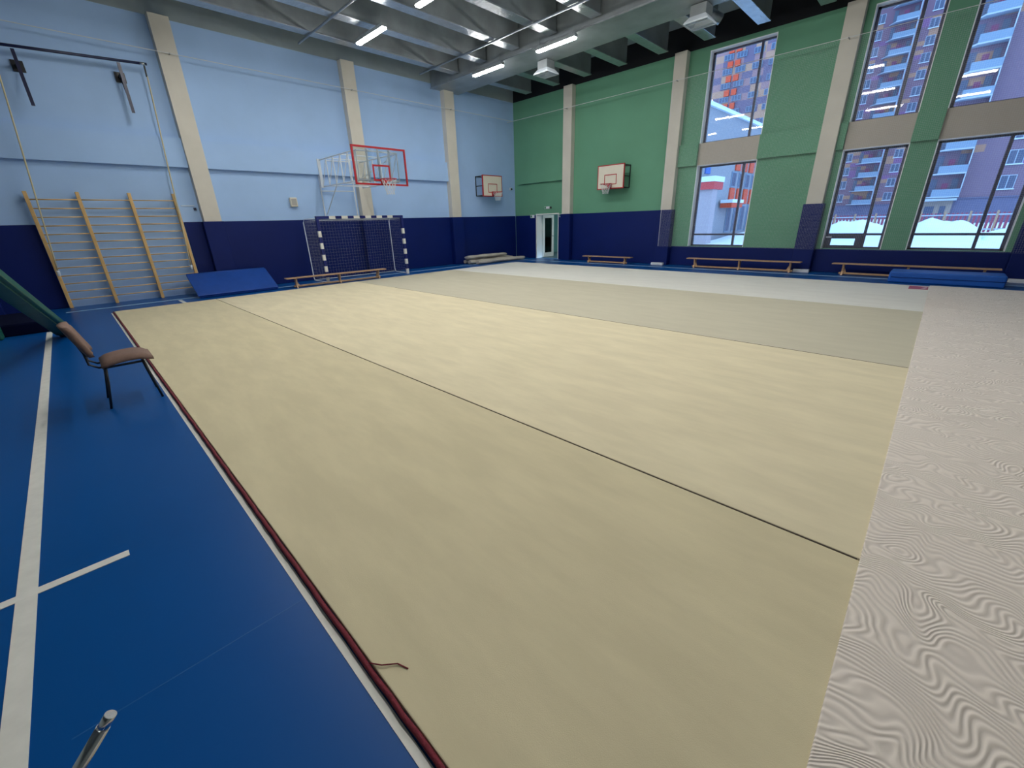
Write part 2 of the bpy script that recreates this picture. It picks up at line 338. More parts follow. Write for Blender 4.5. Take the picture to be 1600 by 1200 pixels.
# ---------------------------------------------------------------- lamps
def lamp_label(i, j):
    rows = ['nearest the green wall','second from green wall','third from green wall','farthest from green wall']
    return '%s glowing tube lamp from the blue wall, row %s' % (ords[i], rows[j])
proto = thing('ceiling_lamp', '', 'lamp', (3.45,-4.8,6.5))
MB().box(-.72,.72,-.075,.075,-.005,.075).build('lamp_housing', M['galv'], proto)
MB().box(-.70,.70,-.065,.065,-.045,-.005).build('lamp_diffuser', M['lamp'], proto, bevel=0.012)
for s in (-.6,.6): MB().tube([(s,0,.075),(s,0,.31)], 0.006, 6).build('lamp_hanger', M['galv'], proto)
first = True
for j, y in enumerate((-4.8,-9.07,-13.35)):
    for i in range(6):
        if (j == 0 and (i == 2 or i > 3)) or i > 4: continue
        o = proto if first else copy_tree(proto); first = False
        o.location = (3.45+2.9*i, y, 6.5); tag(o, lamp_label(i,j), 'lamp', 'tube lamps under the ceiling')

# ---------------------------------------------------------------- floor lines and carpets
def flat(name, label, cat, m, pts, z0=0.0, th=0.003, group=None, bevel=0):
    return tag(MB().prism([(x,y,z0) for x,y in pts], (0,0,th)).build(name, m, bevel=bevel), label, cat, group)
def rect(x0,x1,y0,y1): return [(x0,y0),(x1,y0),(x1,y1),(x0,y1)]
flat('floor_line', 'wide white painted line running along the blue floor past the chair', 'floor line', M['line'], rect(3.72,20,-17.09,-17.01), group='painted lines on the blue floor')
flat('floor_line', 'short white painted tick crossing the wide white line', 'floor line', M['line'], rect(12.66,12.72,-17.5,-16.64), th=0.0035, group='painted lines on the blue floor')
flat('floor_line', 'narrow white painted line along the red edge of the beige carpet', 'floor line', M['line'], rect(2.11,15.7,-16.055,-16.02), group='painted lines on the blue floor')
flat('floor_line', 'thin light blue line along the foot of the blue wall', 'floor line', M['thin_line'], rect(0.96,1.06,-16.8,-0.98), group='painted lines on the blue floor')
flat('floor_line', 'thin light blue painted reflection along the foot of the green wall', 'floor line', M['thin_line'], rect(1.08,23.5,-1.06,-0.95), group='painted lines on the blue floor')  # floor reflection at the green wall, drawn as a light coloured strip
flat('floor_line', 'short white mark between the wall bars and the beige carpet', 'floor line', M['line'], rect(1.2,1.9,-14.63,-14.55), group='painted lines on the blue floor')
flat('floor_seam', 'faint welded seam across the blue floor at the near corner', 'floor seam', mat('seam', (6,84,152),0.5), rect(13.79,13.796,-16.9,-16.06), th=.0005)
TH = 0.03
CX0, CX1 = 2.11, 17.0
def strip(label, m, y0, y1, z=TH):
    return tag(MB().box(CX0, CX1, y0+.0075, y1-.0075, 0, z).build('carpet_strip', m, bevel=0.006), label, 'carpet', 'strips of the beige gymnastics carpet')
strip('narrow beige carpet strip beside the red edging and the chair', M['c1'], -16.0, -13.93)
strip('wide light beige carpet strip in the middle of the floor', M['c2'], -13.93, -9.93)
strip('darker tan carpet strip beyond the light beige one', M['c3'], -9.93, -5.95)
strip('pale carpet strip nearest the green wall and its benches', M['c4'], -5.95, -2.26)
tag(MB().box(15.77, 23.4, -21, -2.2, 0.0305, 0.042).build('white_carpet', M['swirl'], bevel=0.006), 'white carpet with swirling pressed ridges on the window side', 'carpet')
seam_m = mat('dark_seam', (70,62,52), 0.9)
for y, x0, lb in ((-13.93,CX0,'dark seam between the narrow strip and the light beige strip'),(-9.93,4.5,'dark seam between the light beige strip and the tan strip')):
    m = MB(); pts = []
    n = 60
    for i in range(n+1):
        x = x0+(15.76-x0)*i/n; pts.append((x, y+random.uniform(-.0005,.0005), 0.024))
    m.tube(pts, 0.007, 5)
    tag(m.build('carpet_seam', seam_m), lb, 'carpet seam', 'dark seams between carpet strips')
pts = [(2.11+13.6*i/140, -16.008+random.uniform(-.003,.003), 0.022+random.uniform(-.002,.002)) for i in range(141)]
eb = thing('carpet_edging', 'frayed maroon edging cord along the near side of the beige carpet', 'edging')
MB().tube(pts, 0.011, 8).build('edging_cord', M['dark_red'], eb, smooth=True)
MB().tube([(14.37,-16.0,.035),(14.42,-15.97,.04),(14.46,-15.92,.036),(14.51,-15.90,.033)], 0.003, 5).build('loose_thread', M['dark_red'], eb)
t = thing('carpet_label', 'small red label with a white emblem at the corner of the pale carpet', 'label', (15.59,-2.68,0.0305))
MB().box(-.17,.165,-.27,.27,0,.003).build('label_patch', M['red'], t)
em = MB().prism([(.04,-.10,.003),(.15,-.10,.003),(.10,-.02,.003)], (0,0,.001)); em.prism([(.05,.10,.003),(.13,.03,.003),(.15,.12,.003)], (0,0,.001)); em.build('label_emblem', M['goal_white'], t)

# ---------------------------------------------------------------- wall bars
wb = thing('wall_bars', 'tall pine wall bars with three bays fixed to the blue wall', 'wall bars', (0,0,0))
ups = (-16.68,-15.80,-14.82,-13.88)
for y in ups:
    MB().box(0.10,0.22,y-.035,y+.035,0.0,2.72).build('upright', M['wood'], wb, bevel=0.008)
    for zb_ in (.25,2.55): MB().box(0.0,0.10,y-.02,y+.02,zb_,zb_+.05).build('wall_bracket', M['galv'], wb)
for i in range(3):
    for k2 in range(13):
        z = 0.20+0.195*k2; off = 0.06 if k2 == 12 else 0
        MB().tube([(0.165+off,ups[i]+.035,z),(0.165+off,ups[i+1]-.035,z)], 0.019, 8, flat=.75).build('rung', M['wood'], wb, smooth=True)

# ---------------------------------------------------------------- rope frame
rf = thing('rope_frame', 'dark blue horizontal rope bar on brackets high on the blue wall', 'climbing rope frame', (0,0,0))
MB().tube([(0.35,-17.6,5.50),(0.35,-13.66,5.68)], 0.03, 8).build('rope_bar', M['navy_metal'], rf, smooth=True)
MB().tube([(0.35,-13.80,5.675),(0.35,-13.70,5.68)], 0.033, 8).build('bar_clamp', M['chrome'], rf, smooth=True)
for y, zt, lb in ((-15.98,5.55,0),(-14.22,5.64,1)):
    MB().box(0.33,0.375,y-.03,y+.03,zt-1.08,zt-.03).build('bracket_post', M['navy_metal'], rf)
    MB().box(0.0,0.33,y-.03,y+.03,zt-.30,zt-.24).box(0.0,0.03,y-.10,y+.10,zt-.38,zt-.16).build('bracket_arm', M['black'], rf)
    MB().tube([(0.34,y,zt-.95),(0.03,y,zt-.28)], 0.014, 6).build('bracket_brace', M['navy_metal'], rf)
for ya, za, yb, zb, lb in ((-13.72,5.64,-13.98,0.85,'pale climbing rope hanging in front of the wall bars on the side of the pillar'),(-16.30,5.53,-16.66,0.95,'pale climbing rope hanging at the green beam side of the wall bars')):
    t = thing('climbing_rope', lb, 'rope', (0.35,ya,za), group='ropes hanging from the blue wall frame')
    pts = [(0.02*math.sin(q*.9),(yb-ya)*q/12,(zb-za+.2)*q/12-.22) for q in range(13)]
    MB().tube(pts, 0.016, 8).build('rope', M['rope'], t, smooth=True)
    MB().tube([(0,0,0),(0,-.01,-.24)], 0.018, 8).build('rope_clamp', M['black'], t)
    e = pts[-1]; MB().tube([e,(e[0],e[1],e[2]-.05),(e[0]+.01,e[1]-.01,e[2]-.13)], 0.035, 10, r1=.028).build('rope_end', M['white_metal'], t, smooth=True)

# ---------------------------------------------------------------- glass basketball backboard on truss
gb = thing('basketball_backboard', 'large clear basketball backboard with red frame on a white truss above the goal', 'basketball hoop', (0,0,0))
BX, BY0, BY1, BZ0, BZ1 = 2.86, -9.83, -8.03, 2.90, 3.95
MB().box(BX,BX+.015,BY0+.04,BY1-.04,BZ0+.04,BZ1-.04).build('board_glass', M['acrylic'], gb)
MB().box(BX-.01,BX+.03,BY0,BY1,BZ0,BZ0+.05).box(BX-.01,BX+.03,BY0,BY1,BZ1-.05,BZ1).box(BX-.01,BX+.03,BY0,BY0+.05,BZ0+.05,BZ1-.05).box(BX-.01,BX+.03,BY1-.05,BY1,BZ0+.05,BZ1-.05).build('board_frame', M['red'], gb)
yc = (BY0+BY1)/2
MB().box(BX+.016,BX+.02,yc-.295,yc+.295,3.02,3.07).box(BX+.016,BX+.02,yc-.295,yc+.295,3.42,3.47).box(BX+.016,BX+.02,yc-.295,yc-.245,3.07,3.42).box(BX+.016,BX+.02,yc+.245,yc+.295,3.07,3.42).build('aiming_square', M['red'], gb)
def hoop(par, x, y, z, R=0.225, reach=0.15, net_h=0.42):
    rim = MB().ring((x+reach+R,y,z), R, 0.011, n=28)
    rim.box(x+.02,x+reach+.02,y-.06,y+.06,z-.10,z+.008).box(x+.02,x+.04,y-.08,y+.08,z-.14,z+.04)
    rim.tube([(x+.06,y-.05,z-.06),(x+reach+R*.6,y-R*.8,z-.005)], .008, 6).tube([(x+.06,y+.05,z-.06),(x+reach+R*.6,y+R*.8,z-.005)], .008, 6)
    rim.build('rim', M['red'], par, smooth=False)
    n = MB(); N = 12; L = 6
    for a in range(N):
        for s in (1,-1):
            P = []
            for l in range(L+1):
                f = l/L; rr = R*(1-.48*min(1,f*1.25)) ; an = 2*math.pi*(a+s*l*.5)/N
                P.append((x+reach+R+rr*math.cos(an), y+rr*math.sin(an), z-.01-net_h*f))
            n.tube(P, 0.005, 4, caps=False)
    n.build('hoop_net', M['net'], par)
hoop(gb, BX+.01, yc, 3.05)
for ys, nm in ((-9.62,'l'),(-8.24,'r')):
    m = MB(); x0, x1, zt, zb = 0.14, 2.72, 3.84, 3.03
    m.tube([(x0,ys,zt),(x1,ys,zt)], .02, 6); m.tube([(x0,ys,zb),(x1,ys,zb)], .02, 6)
    nb = 5
    for q in range(nb+1):
        xx = x0+(x1-x0)*q/nb; m.tube([(xx,ys,zt),(xx,ys,zb)], .017, 6)
        if q < nb: m.tube([(xx,ys,zb),(x0+(x1-x0)*(q+1)/nb,ys,zt)], .012, 6)
    m.build('side_truss', M['white_metal'], gb)
for x in (0.7,1.7,2.72):
    for z in (3.03,3.84): MB().tube([(x,-9.6,z),(x,-8.26,z)], .014, 6).build('cross_bar', M['white_metal'], gb)
for p, q in (((0.3,-9.6,3.03),(1.7,-8.26,3.03)),((2.72,-9.6,3.05),(2.72,-8.26,3.82))): MB().tube([p,q], .01, 6).build('diagonal_brace', M['white_metal'], gb)
m = MB()
for y in (-9.3,-8.93,-8.56): m.box(2.74,2.80,y-.02,y+.02,3.0,3.9)
for z in (3.05,3.84): m.box(2.72,2.76,-9.62,-8.24,z-.02,z+.02)
for y in (-9.3,-8.56):
    for z in (3.0,3.85): m.box(2.80,2.855,y-.03,y+.03,z-.03,z+.03)
m.build('board_carrier', M['white_metal'], gb)
for y in (-9.68,-8.6):
    MB().box(0.0 if y<-9 else .25,0.04 if y<-9 else .28,y-.016,y+.016,2.05,3.9).build('wall_rail', M['white_metal'], gb)
MB().tube([(0.05,-9.68,2.9),(0.29,-8.6,2.9)], .018, 6).tube([(0.05,-9.68,3.84),(0.29,-8.6,3.84)], .018, 6).tube([(0.12,-9.65,2.15),(1.2,-9.62,3.03)], .014, 6).box(0.05,.16,-9.70,-9.6,3.0,3.87).build('wall_brace', M['white_metal'], gb)

# ---------------------------------------------------------------- small wall mounted basketball boards
def small_board(label, loc, rz):
    t = thing('basketball_board', label, 'basketball hoop', loc, rz, 'small wall mounted basketball boards')
    # local: wall plane x=0, board faces +x
    W, H, X, B = 0.60, 0.875, 0.50, 0.035
    MB().box(X,X+.03,-W+B,W-B,B,H-B).build('board_panel', M['board'], t)
    MB().box(X-.02,X+.034,-W,W,0,B).box(X-.02,X+.034,-W,W,H-B,H).box(X-.02,X+.034,-W,-W+B,B,H-B).box(X-.02,X+.034,W-B,W,B,H-B).build('board_frame', M['red'], t)
    MB().box(X+.031,X+.035,-.28,.28,.16,.19).box(X+.031,X+.035,-.28,.28,.50,.53).box(X+.031,X+.035,-.28,-.25,.19,.50).box(X+.031,X+.035,.25,.28,.19,.50).build('aiming_square', M['red'], t)
    f = MB()
    for xx in (.02,X-.03):
        for s in (-1,1): f.box(xx-.015,xx+.015,s*(W-.04)-.015,s*(W-.04)+.015,.03,H-.03)
        for z in (.04,H-.04): f.box(xx-.015,xx+.015,-W+.04,W-.04,z-.015,z+.015)
    for s in (-1,1):
        for z in (.04,H*.5,H-.04): f.box(.02,X-.03,s*(W-.04)-.015,s*(W-.04)+.015,z-.015,z+.015)
    f.build('wall_frame', M['black'], t)
    hoop(t, X+.03, 0, .17, R=.215, reach=.1, net_h=.34)
small_board('small white basketball board with red border on the blue wall near the corner', (0.0,-2.02,2.83), 0)
small_board('small white basketball board with red border on the green wall', (5.75,0.0,2.84), -math.pi/2)

# ---------------------------------------------------------------- small wall fittings
t = thing('wall_speaker', 'small white box on the blue wall beside the clear backboard', 'wall box', (0.0,-10.68,2.54))
MB().box(0,.12,-.11,.11,-.14,.14).build('speaker_body', M['board'], t, bevel=.02)
MB().box(.12,.125,-.08,.08,-.10,.10).build('speaker_grille', mat('speaker_grille', (170,170,168), .8), t)
t = thing('wall_camera', 'tiny round white camera on the blue wall beside the room corner', 'camera', (0,-0.35,3.22))
MB().tube([(0,0,0),(.08,0,0)], .06, 12).build('camera_base', M['white_metal'], t); MB().tube([(.08,0,0),(.13,0,-.02)], .04, 12).build('camera_lens', M['black'], t)
t = thing('wall_hook', 'small white hook plate on the blue wall beside the wall bars', 'hook', (0.0,-13.55,2.42))
MB().box(0,.02,-.2,.12,-.01,.01).build('hook_bar', M['white_metal'], t); MB().box(0,.04,.08,.14,-.12,-.05).build('hook_plate', M['navy_metal'], t)

# ---------------------------------------------------------------- handball goal
g = thing('handball_goal', 'handball goal with blue and white striped posts and a net', 'goal', (1.33,-10.58,0))
def striped(fr, p0, p1, n, white, half=.04):
    p0 = Vector(p0); p1 = Vector(p1)
    def bx(A, B, hh):
        lo = [min(A[i],B[i]) for i in range(3)]; hi = [max(A[i],B[i]) for i in range(3)]
        for i in range(3):
            if abs(hi[i]-lo[i]) < 1e-6: lo[i] -= hh; hi[i] += hh
        return MB().box(lo[0],hi[0],lo[1],hi[1],lo[2],hi[2])
    po = bx(p0, p1, half).build(fr, M['goal_blue'], g)
    for q in white: bx(p0.lerp(p1, q/n), p0.lerp(p1, (q+1)/n), half+.003).build('white_band', M['goal_white'], po)
striped('goal_post', (0,.04,0), (0,.04,1.985), 11, (0,2,4,6,8))
striped('goal_post', (0,3.12,0), (0,3.12,1.985), 11, (0,2,4,6,8))
striped('crossbar', (0,0,2.03), (0,3.16,2.03), 15, (2,4,6,8,10,12))
m = MB()
XBk = -1.0
for y in (-.02,3.18):
    m.tube([(0,.04 if y<1 else 3.12,2.0),(XBk+.12,y,2.0),(XBk,y,1.9),(XBk,y,.1),(XBk+.08,y,.02),(0,.04 if y<1 else 3.12,.02)], .016, 8)
m.tube([(XBk,-.02,.03),(XBk,3.18,.03)], .016, 8); m.tube([(-.05,.08,1.975),(-.05,3.08,1.975)], .01, 6)
m.build('rear_frame', M['white_metal'], g, smooth=True)
nt_ = MB(); st = .10; r = .0008
def wire(a, b3): nt_.tube([a,b3], r, 3, caps=False)
yy = 0.0
while yy <= 3.17:      # back and roof strands
    sag = .03*math.sin(yy*9)
    wire((XBk+.02,yy,.03), (XBk+.05+sag*.3,yy,1.0)); wire((XBk+.05+sag*.3,yy,1.0), (XBk+.06,yy,1.93)); wire((XBk+.06,yy,1.93), (-.04,yy,1.95-abs(sag)))
    yy += st
z = .1
while z < 1.95:
    wire((XBk+.04,0,z),(XBk+.04,3.16,z))
    for y in (0,3.16): wire((XBk+.04,y,z),(-.02,.04 if y<1 else 3.12,z))
    z += st
xx = XBk+.1
while xx < 0:
    for y in (.02,3.14): wire((xx,y,.03),(xx,y,1.96))
    wire((xx,0,1.95),(xx,3.16,1.95)); xx += st
nt_.build('goal_net', M['net'], g)

# ---------------------------------------------------------------- benches
def bench(label, loc, rz, L, H, legs):
    t = thing('gym_bench', label, 'bench', loc, rz, 'long wooden gym benches')
    MB().box(-L/2,L/2,-.13,.13,H-.03,H).build('seat', M['wood_dark'], t, bevel=.006)
    MB().box(-L/2+.2,L/2-.2,-.03,.03,0.02,0.07).build('rail', M['wood_dark'], t, bevel=.005)
    for q in range(legs):
        x = -L/2+.28+(L-.56)*q/(legs-1)
        m = MB().prism([(x-.02,-.10,0),(x-.02,.10,0),(x-.02,.05,.10),(x-.02,.09,H-.03),(x-.02,-.09,H-.03),(x-.02,-.05,.10)], (.045,0,0))
        if q in (0, legs-1):
            s = 1 if q == 0 else -1
            m.prism([(x,-.02,.07),(x+.09*s,-.02,.07),(x,-.02,H-.05)], (0,.04,0))
        m.build('leg', M['wood_dark'], t)
bench('long wooden bench standing in front of the handball goal', (1.62,-10.27,0), math.radians(87), 3.3, .31, 3)
bench('short far wooden bench by the padding under the green wall basketball board', (5.83,-.62,0), 0, 2.3, .27, 2)
bench('wooden bench under the narrow window with the orange building behind', (11.0,-.58,0), 0, 3.55, .33, 3)
bench('wooden bench behind the blue mat under the wide windows', (15.25,-.52,0), math.radians(-1), 3.4, .33, 3)

# ---------------------------------------------------------------- mats
t = thing('folded_mat', 'bright blue mat leaning low against the wall beside the wall bars', 'mat', (0,0,0))
def slope_slab(y0, y1, o0, o1, inset=0.0):
    # panel from the floor edge (x 1.4) up to the top edge near the wall
    A = Vector((1.42,0,0.0)); B = Vector((0.52,0,0.50)); d2 = (B-A).normalized(); nrm = Vector((d2.z,0,-d2.x)); nrm = nrm if nrm.z > 0 else -nrm
    P = [A+nrm*o0, A+nrm*o1, B+nrm*o1+d2*.02, B+nrm*o0]
    zmin = min(p.z for p in P); P = [p - Vector((0,0,min(0,zmin))) for p in P]
    return [(p.x, y0, p.z) for p in P], (0, y1-y0, 0)
MB().prism(*slope_slab(-14.17,-12.15,0,.05)).build('lower_panel', M['mat_blue'], t, bevel=.015)
MB().prism(*slope_slab(-14.2,-12.13,.053,.10)).build('upper_panel', M['mat_blue'], t, bevel=.018)
MB().tube([(0.50,-14.18,.56),(0.49,-13.2,.565),(0.50,-12.15,.56)], .05, 12).build('folded_edge', M['mat_blue'], t, smooth=True)
MB().box(.32,.52,-14.0,-12.3,0,.44).build('folded_base', M['mat_blue'], t, bevel=.03)
t = thing('crash_mat', 'blue rectangular mat lying in front of the bench under the wide windows', 'mat', (16.0,-1.27,0))
MB().box(-1.05,1.0,-.38,.38,.0,.27).build('mat_body', mat('bright_blue_vinyl', (24,92,186), 0.45, var=.06, vscale=4), t, bevel=.035, seg=4)
MB().tube([(-1.0,-.385,.135),(1.03,-.385,.135)], .006, 6).build('mat_seam', M['pad'], t)
tag(MB().box(1.9,3.66,-19.6,-17.03,0,.22).build('crash_mat', M['mat_navy'], bevel=.03), 'dark navy mat lying flat at the start of the wide white line', 'mat')
tag(MB().box(3.68,3.95,-18.9,-17.62,0,.50).build('foam_block', M['green_pad'], bevel=.03), 'dark green foam block beside the dark navy mat', 'foam block')

# green padded beam sloping down to the floor
A = Vector((4.45,-16.83,0.02)); B = Vector((11.6,-17.36,2.55))
ax = (B-A).normalized(); side = Vector((0,0,1)).cross(ax).normalized(); nn = ax.cross(side).normalized()
gbm = thing('padded_beam', 'long green padded beam sloping down to the floor behind the chair', 'beam', A)
def oriented(m, l0, l1, s0, s1, n0, n1):
    P = [ax*l0+side*s0+nn*n0, ax*l0+side*s1+nn*n0, ax*l0+side*s1+nn*n1, ax*l0+side*s0+nn*n1]
    return m.prism([tuple(p) for p in P], ax*(l1-l0))
LL = (B-A).length
oriented(MB(), 0, LL, -.12, .12, .0, .12).build('beam_pad', M['green_pad'], gbm, bevel=.02)
oriented(MB(), .02, LL, -.07, .07, -.03, .0).build('beam_underlay', M['green_pad'], gbm)
for s in (-.14,.14): MB().tube([tuple(B-A-ax*.1+side*s), (B.x-A.x+.3, B.y-A.y-.5+s*1.2, -A.z)], .025, 8).build('trestle_leg', M['black'], gbm)

# ---------------------------------------------------------------- rolled carpets
def roll(label, x, y0, y1, z, r, sq=.8, seed=0, up=0):
    rnd = random.Random(seed); m = MB(); n, N = 26, 20; rings = []
    for i in range(n+1):
        y = y0+(y1-y0)*i/n; row = []
        e = 1-.25*max(0,(abs(i/n-.5)-.44)/.06)
        wv = .03*math.sin(i*.7+seed)
        for k3 in range(N):
            a = 2*math.pi*k3/N; rr = r*e*(1+.06*math.sin(3*a+i*.35+seed)+.05*math.sin(i*.9+a*2))
            row.append(m.bm.verts.new((x+wv+rr*math.cos(a)*1.25, y, max(0.004, z+rr*math.sin(a)*sq+up*i/n))))
        rings.append(row)
    for i in range(n):
        for k3 in range(N): m.bm.faces.new((rings[i][k3], rings[i][(k3+1)%N], rings[i+1][(k3+1)%N], rings[i+1][k3]))
    m.bm.faces.new(rings[0][::-1]); m.bm.faces.new(rings[-1])
    return tag(m.build('rolled_carpet', M['grey_cloth'], smooth=True), label, 'rolled carpet', 'grey rolled carpets in the room corner')
roll('grey rolled carpet lying against the wall, undermost at the back', .42, -3.85, -1.0, .10, .125, .8, 1)
roll('grey rolled carpet lying undermost in the middle of the pile', .80, -3.92, -1.2, .10, .125, .8, 2)
roll('grey rolled carpet lying at the front of the pile, with its end uncovered', 1.18, -3.75, -.75, .085, .11, .8, 3)
roll('wide grey carpet bundle lying on top of the pile', .75, -3.98, -1.6, .30, .17, .42, 4)

# ---------------------------------------------------------------- chair
ch = thing('stacking_chair', 'brown fabric chair with black tube legs beside the beige carpet', 'chair', (9.50,-16.28,0), 0)
def cushion(m, pts_fn, nu=10, nv=8, th=.05):
    top = [[m.bm.verts.new(pts_fn(u/nu, v/nv, 1)) for v in range(nv+1)] for u in range(nu+1)]
    bot = [[m.bm.verts.new(pts_fn(u/nu, v/nv, 0)) for v in range(nv+1)] for u in range(nu+1)]
    for u in range(nu):
        for v in range(nv):
            m.bm.faces.new((top[u][v],top[u+1][v],top[u+1][v+1],top[u][v+1])); m.bm.faces.new((bot[u][v],bot[u][v+1],bot[u+1][v+1],bot[u+1][v]))
    for u in range(nu):
        m.bm.faces.new((top[u][0],bot[u][0],bot[u+1][0],top[u+1][0])); m.bm.faces.new((top[u][nv],top[u+1][nv],bot[u+1][nv],bot[u][nv]))
    for v in range(nv):
        m.bm.faces.new((top[0][v],top[0][v+1],bot[0][v+1],bot[0][v])); m.bm.faces.new((top[nu][v],bot[nu][v],bot[nu][v+1],top[nu][v+1]))
    return m
def seatf(u, v, s):
    x = -.23+.46*u; y = -.20+.43*v
    z = .445 + .035*math.sin(min(1,v*1.15)*math.pi*.75) - .02*max(0,v-.75)*4
    e = min(u,1-u,v,1-v)*6; e = min(1,max(0,e))**.5
    return (x, y, z - .01 + (.03+.035*e if s else 0))
cushion(MB(), seatf).build('seat', M['chair_fabric'], ch, smooth=True)
def backf(u, v, s):
    x = -.225+.45*u; tt = v
    y = -.235 - .11*tt - .035*(1-(2*u-1)**2); z = .57 + .33*tt
    e = min(1,max(0,min(u,1-u,v,1-v)*6))**.5
    return (x, y + (.02+.03*e if s else -.02), z)
cushion(MB(), backf).build('backrest', M['chair_fabric'], ch, smooth=True)
for s in (-1,1):
    MB().tube([(s*.20,-.17,.44),(s*.215,-.20,.25),(s*.225,-.25,0)], .012, 8, flat=1.5).build('leg', M['black'], ch, smooth=True)
    MB().tube([(s*.20,.14,.44),(s*.215,.16,.25),(s*.225,.19,0)], .012, 8, flat=1.5).build('leg', M['black'], ch, smooth=True)
    MB().tube([(s*.12,-.10,.435),(s*.12,-.22,.43),(s*.12,-.285,.48),(s*.12,-.29,.60),(s*.12,-.33,.78)], .011, 8).build('back_support', M['black'], ch, smooth=True)
MB().tube([(-.2,-.17,.435),(-.2,.14,.435),(.2,.14,.435),(.2,-.17,.435),(-.2,-.17,.435)], .012, 8).build('seat_frame', M['black'], ch)

# ---------------------------------------------------------------- chrome rail beside the camera
cr = thing('chrome_rail', 'shiny chrome tube end rising at the near corner of the floor', 'rail', (14.45,-16.645,0.635))
e0 = Vector((14.505,-16.645,0.668)); e1 = Vector((14.49,-16.73,0.56)); dv = (e1-e0).normalized()
P0 = Vector((0,0,0)) ; org = Vector((14.45,-16.645,0.635))
def W(p): return tuple(Vector(p)-org)
MB().tube([W(e0+dv*.035), W(e0+dv*.35), W((14.43,-16.98,.12)), W((14.42,-17.05,.0))], .0142, 20).build('tube', M['chrome'], cr, smooth=True)
m = MB().tube([W(e0), W(e0+dv*.05)], .0125, 20); m.build('tube_end', M['chrome'], cr, smooth=True)
MB().tube([W((14.42,-17.05,.0)), W((14.42,-17.05,.012))], .09, 20).build('foot', M['chrome'], cr)

# ---------------------------------------------------------------- protective net and its cable
NZ, NP, NR = .70, .04, .0006
sn = thing('safety_net', 'fine white safety net hanging in front of the windows and green wall', 'net', (7.95,-0.42,0))
m = MB(); x = 0
while x <= 13.9:
    m.box(x-NR,x+NR,-NR,NR,NZ,6.0); x += NP
z = NZ
while z <= 6.0:
    m.box(0,13.9,-NR,NR,z-NR,z+NR); z += NP
m.build('net_mesh', M['net'], sn)
MB().tube([(0,0,NZ),(0,0,6.0)], .007, 6).build('net_border', M['net'], sn)
cb = thing('net_cable', 'thin taut cable along the green wall and across the tall windows', 'cable', (0,0,6.02))
m = MB().tube([(0.0,-.42,0),(22,-.42,0)], .008, 6); m.build('cable', M['net'], cb)
m = MB()
for x in (3.35,8.04,12.7,17.3): m.box(x-.01,x+.01,-.43,-.25,-.01,.01)
m.build('cable_bracket', M['galv'], cb)
cb = thing('net_cable', 'thin taut cable along the blue wall above the backboards', 'cable', (0.325,0,6.02))
MB().tube([(0,-21.5,0),(0,-.42,0)], .008, 6).build('cable', M['net'], cb)
m = MB()
for y in (-13.1,-8.15,-3.95): m.box(-.075,.01,y-.01,y+.01,-.01,.01)
m.build('cable_bracket', M['galv'], cb)

# ================================================================ outside
struct(MB().box(-120,120,.4+WT,260,-.3,-.25).build('ground', M['snow']))
def bank(label, cx, cy, rx, ry, h, seed):
    rnd = random.Random(seed); m = MB(); nu, nv = 36, 12; rows = []
    from mathutils import noise
    for i in range(nu+1):
        row = []
        for j in range(nv+1):
            a = -1+2*i/nu; c2 = -1+2*j/nv
            e = max(0,1-a*a)**.4*max(0,1-c2*c2)
            z = h*e*(.8+.22*noise.noise(Vector((a*2.6+seed, c2*2, seed))))+.05*noise.noise(Vector((a*14,c2*8,seed)))*e
            row.append(m.bm.verts.new((cx+a*rx, cy+c2*ry, -.26+max(0,z))))
        rows.append(row)
    for i in range(nu):
        for j in range(nv): m.bm.faces.new((rows[i][j],rows[i+1][j],rows[i+1][j+1],rows[i][j+1]))
    return tag(m.build('snow_bank', M['snow'], smooth=True), label, 'snow bank', 'ploughed snow banks outside')
bank('long snow bank before the red fence, behind the window with the small opening sash', 10.6, 27, 2.45, 3, 1.6, 3)
bank('long snow bank before the red fence, seen through the widest lower window', 15.35, 26, 2.25, 3, 1.6, 5)
bank('lower snow bank running to the far right behind the windows', 21.1, 28, 3.4, 3, 1.0, 8)
bank('snow bank at the foot of the school wall', 4.15, 27, 2.0, 8, .75, 9)

# school wing with orange cladding
def facade_mat(name, base, a1, a2, bw, bh, amount, off=.5):
    m = mat(name, base, .7); nt = m.node_tree; b5 = nt.nodes['Principled BSDF']; tc = nt.nodes['Texture Coordinate']; L = nt.links.new
    sx = nt.nodes.new('ShaderNodeSeparateXYZ'); L(tc.outputs['Object'], sx.inputs[0])
    def fl(out, s):
        d1 = nt.nodes.new('ShaderNodeMath'); d1.operation = 'DIVIDE'; d1.inputs[1].default_value = s; L(out, d1.inputs[0])
        f1 = nt.nodes.new('ShaderNodeMath'); f1.operation = 'FLOOR'; L(d1.outputs[0], f1.inputs[0]); return f1.outputs[0]
    cz = fl(sx.outputs[2], bh)
    cx = nt.nodes.new('ShaderNodeMath'); cx.operation = 'ADD'; L(sx.outputs[0], cx.inputs[0]); L(sx.outputs[1], cx.inputs[1])
    cxx = fl(cx.outputs[0], bw)
    cb2 = nt.nodes.new('ShaderNodeCombineXYZ'); L(cxx, cb2.inputs[0]); L(cz, cb2.inputs[2])
    wnz = nt.nodes.new('ShaderNodeTexWhiteNoise'); wnz.noise_dimensions = '3D'; L(cb2.outputs[0], wnz.inputs['Vector'])
    r = nt.nodes.new('ShaderNodeValToRGB'); r.color_ramp.interpolation = 'CONSTANT'
    e = r.color_ramp.elements; e[0].position = 0; e[0].color = (*lin(base),1); e[1].position = 1-amount; e[1].color = (*lin(a1),1)
    q = e.new(1-amount*.5); q.color = (*lin(a2),1)
    L(wnz.outputs['Value'], r.inputs[0]); L(r.outputs[0], b5.inputs['Base Color']); return m
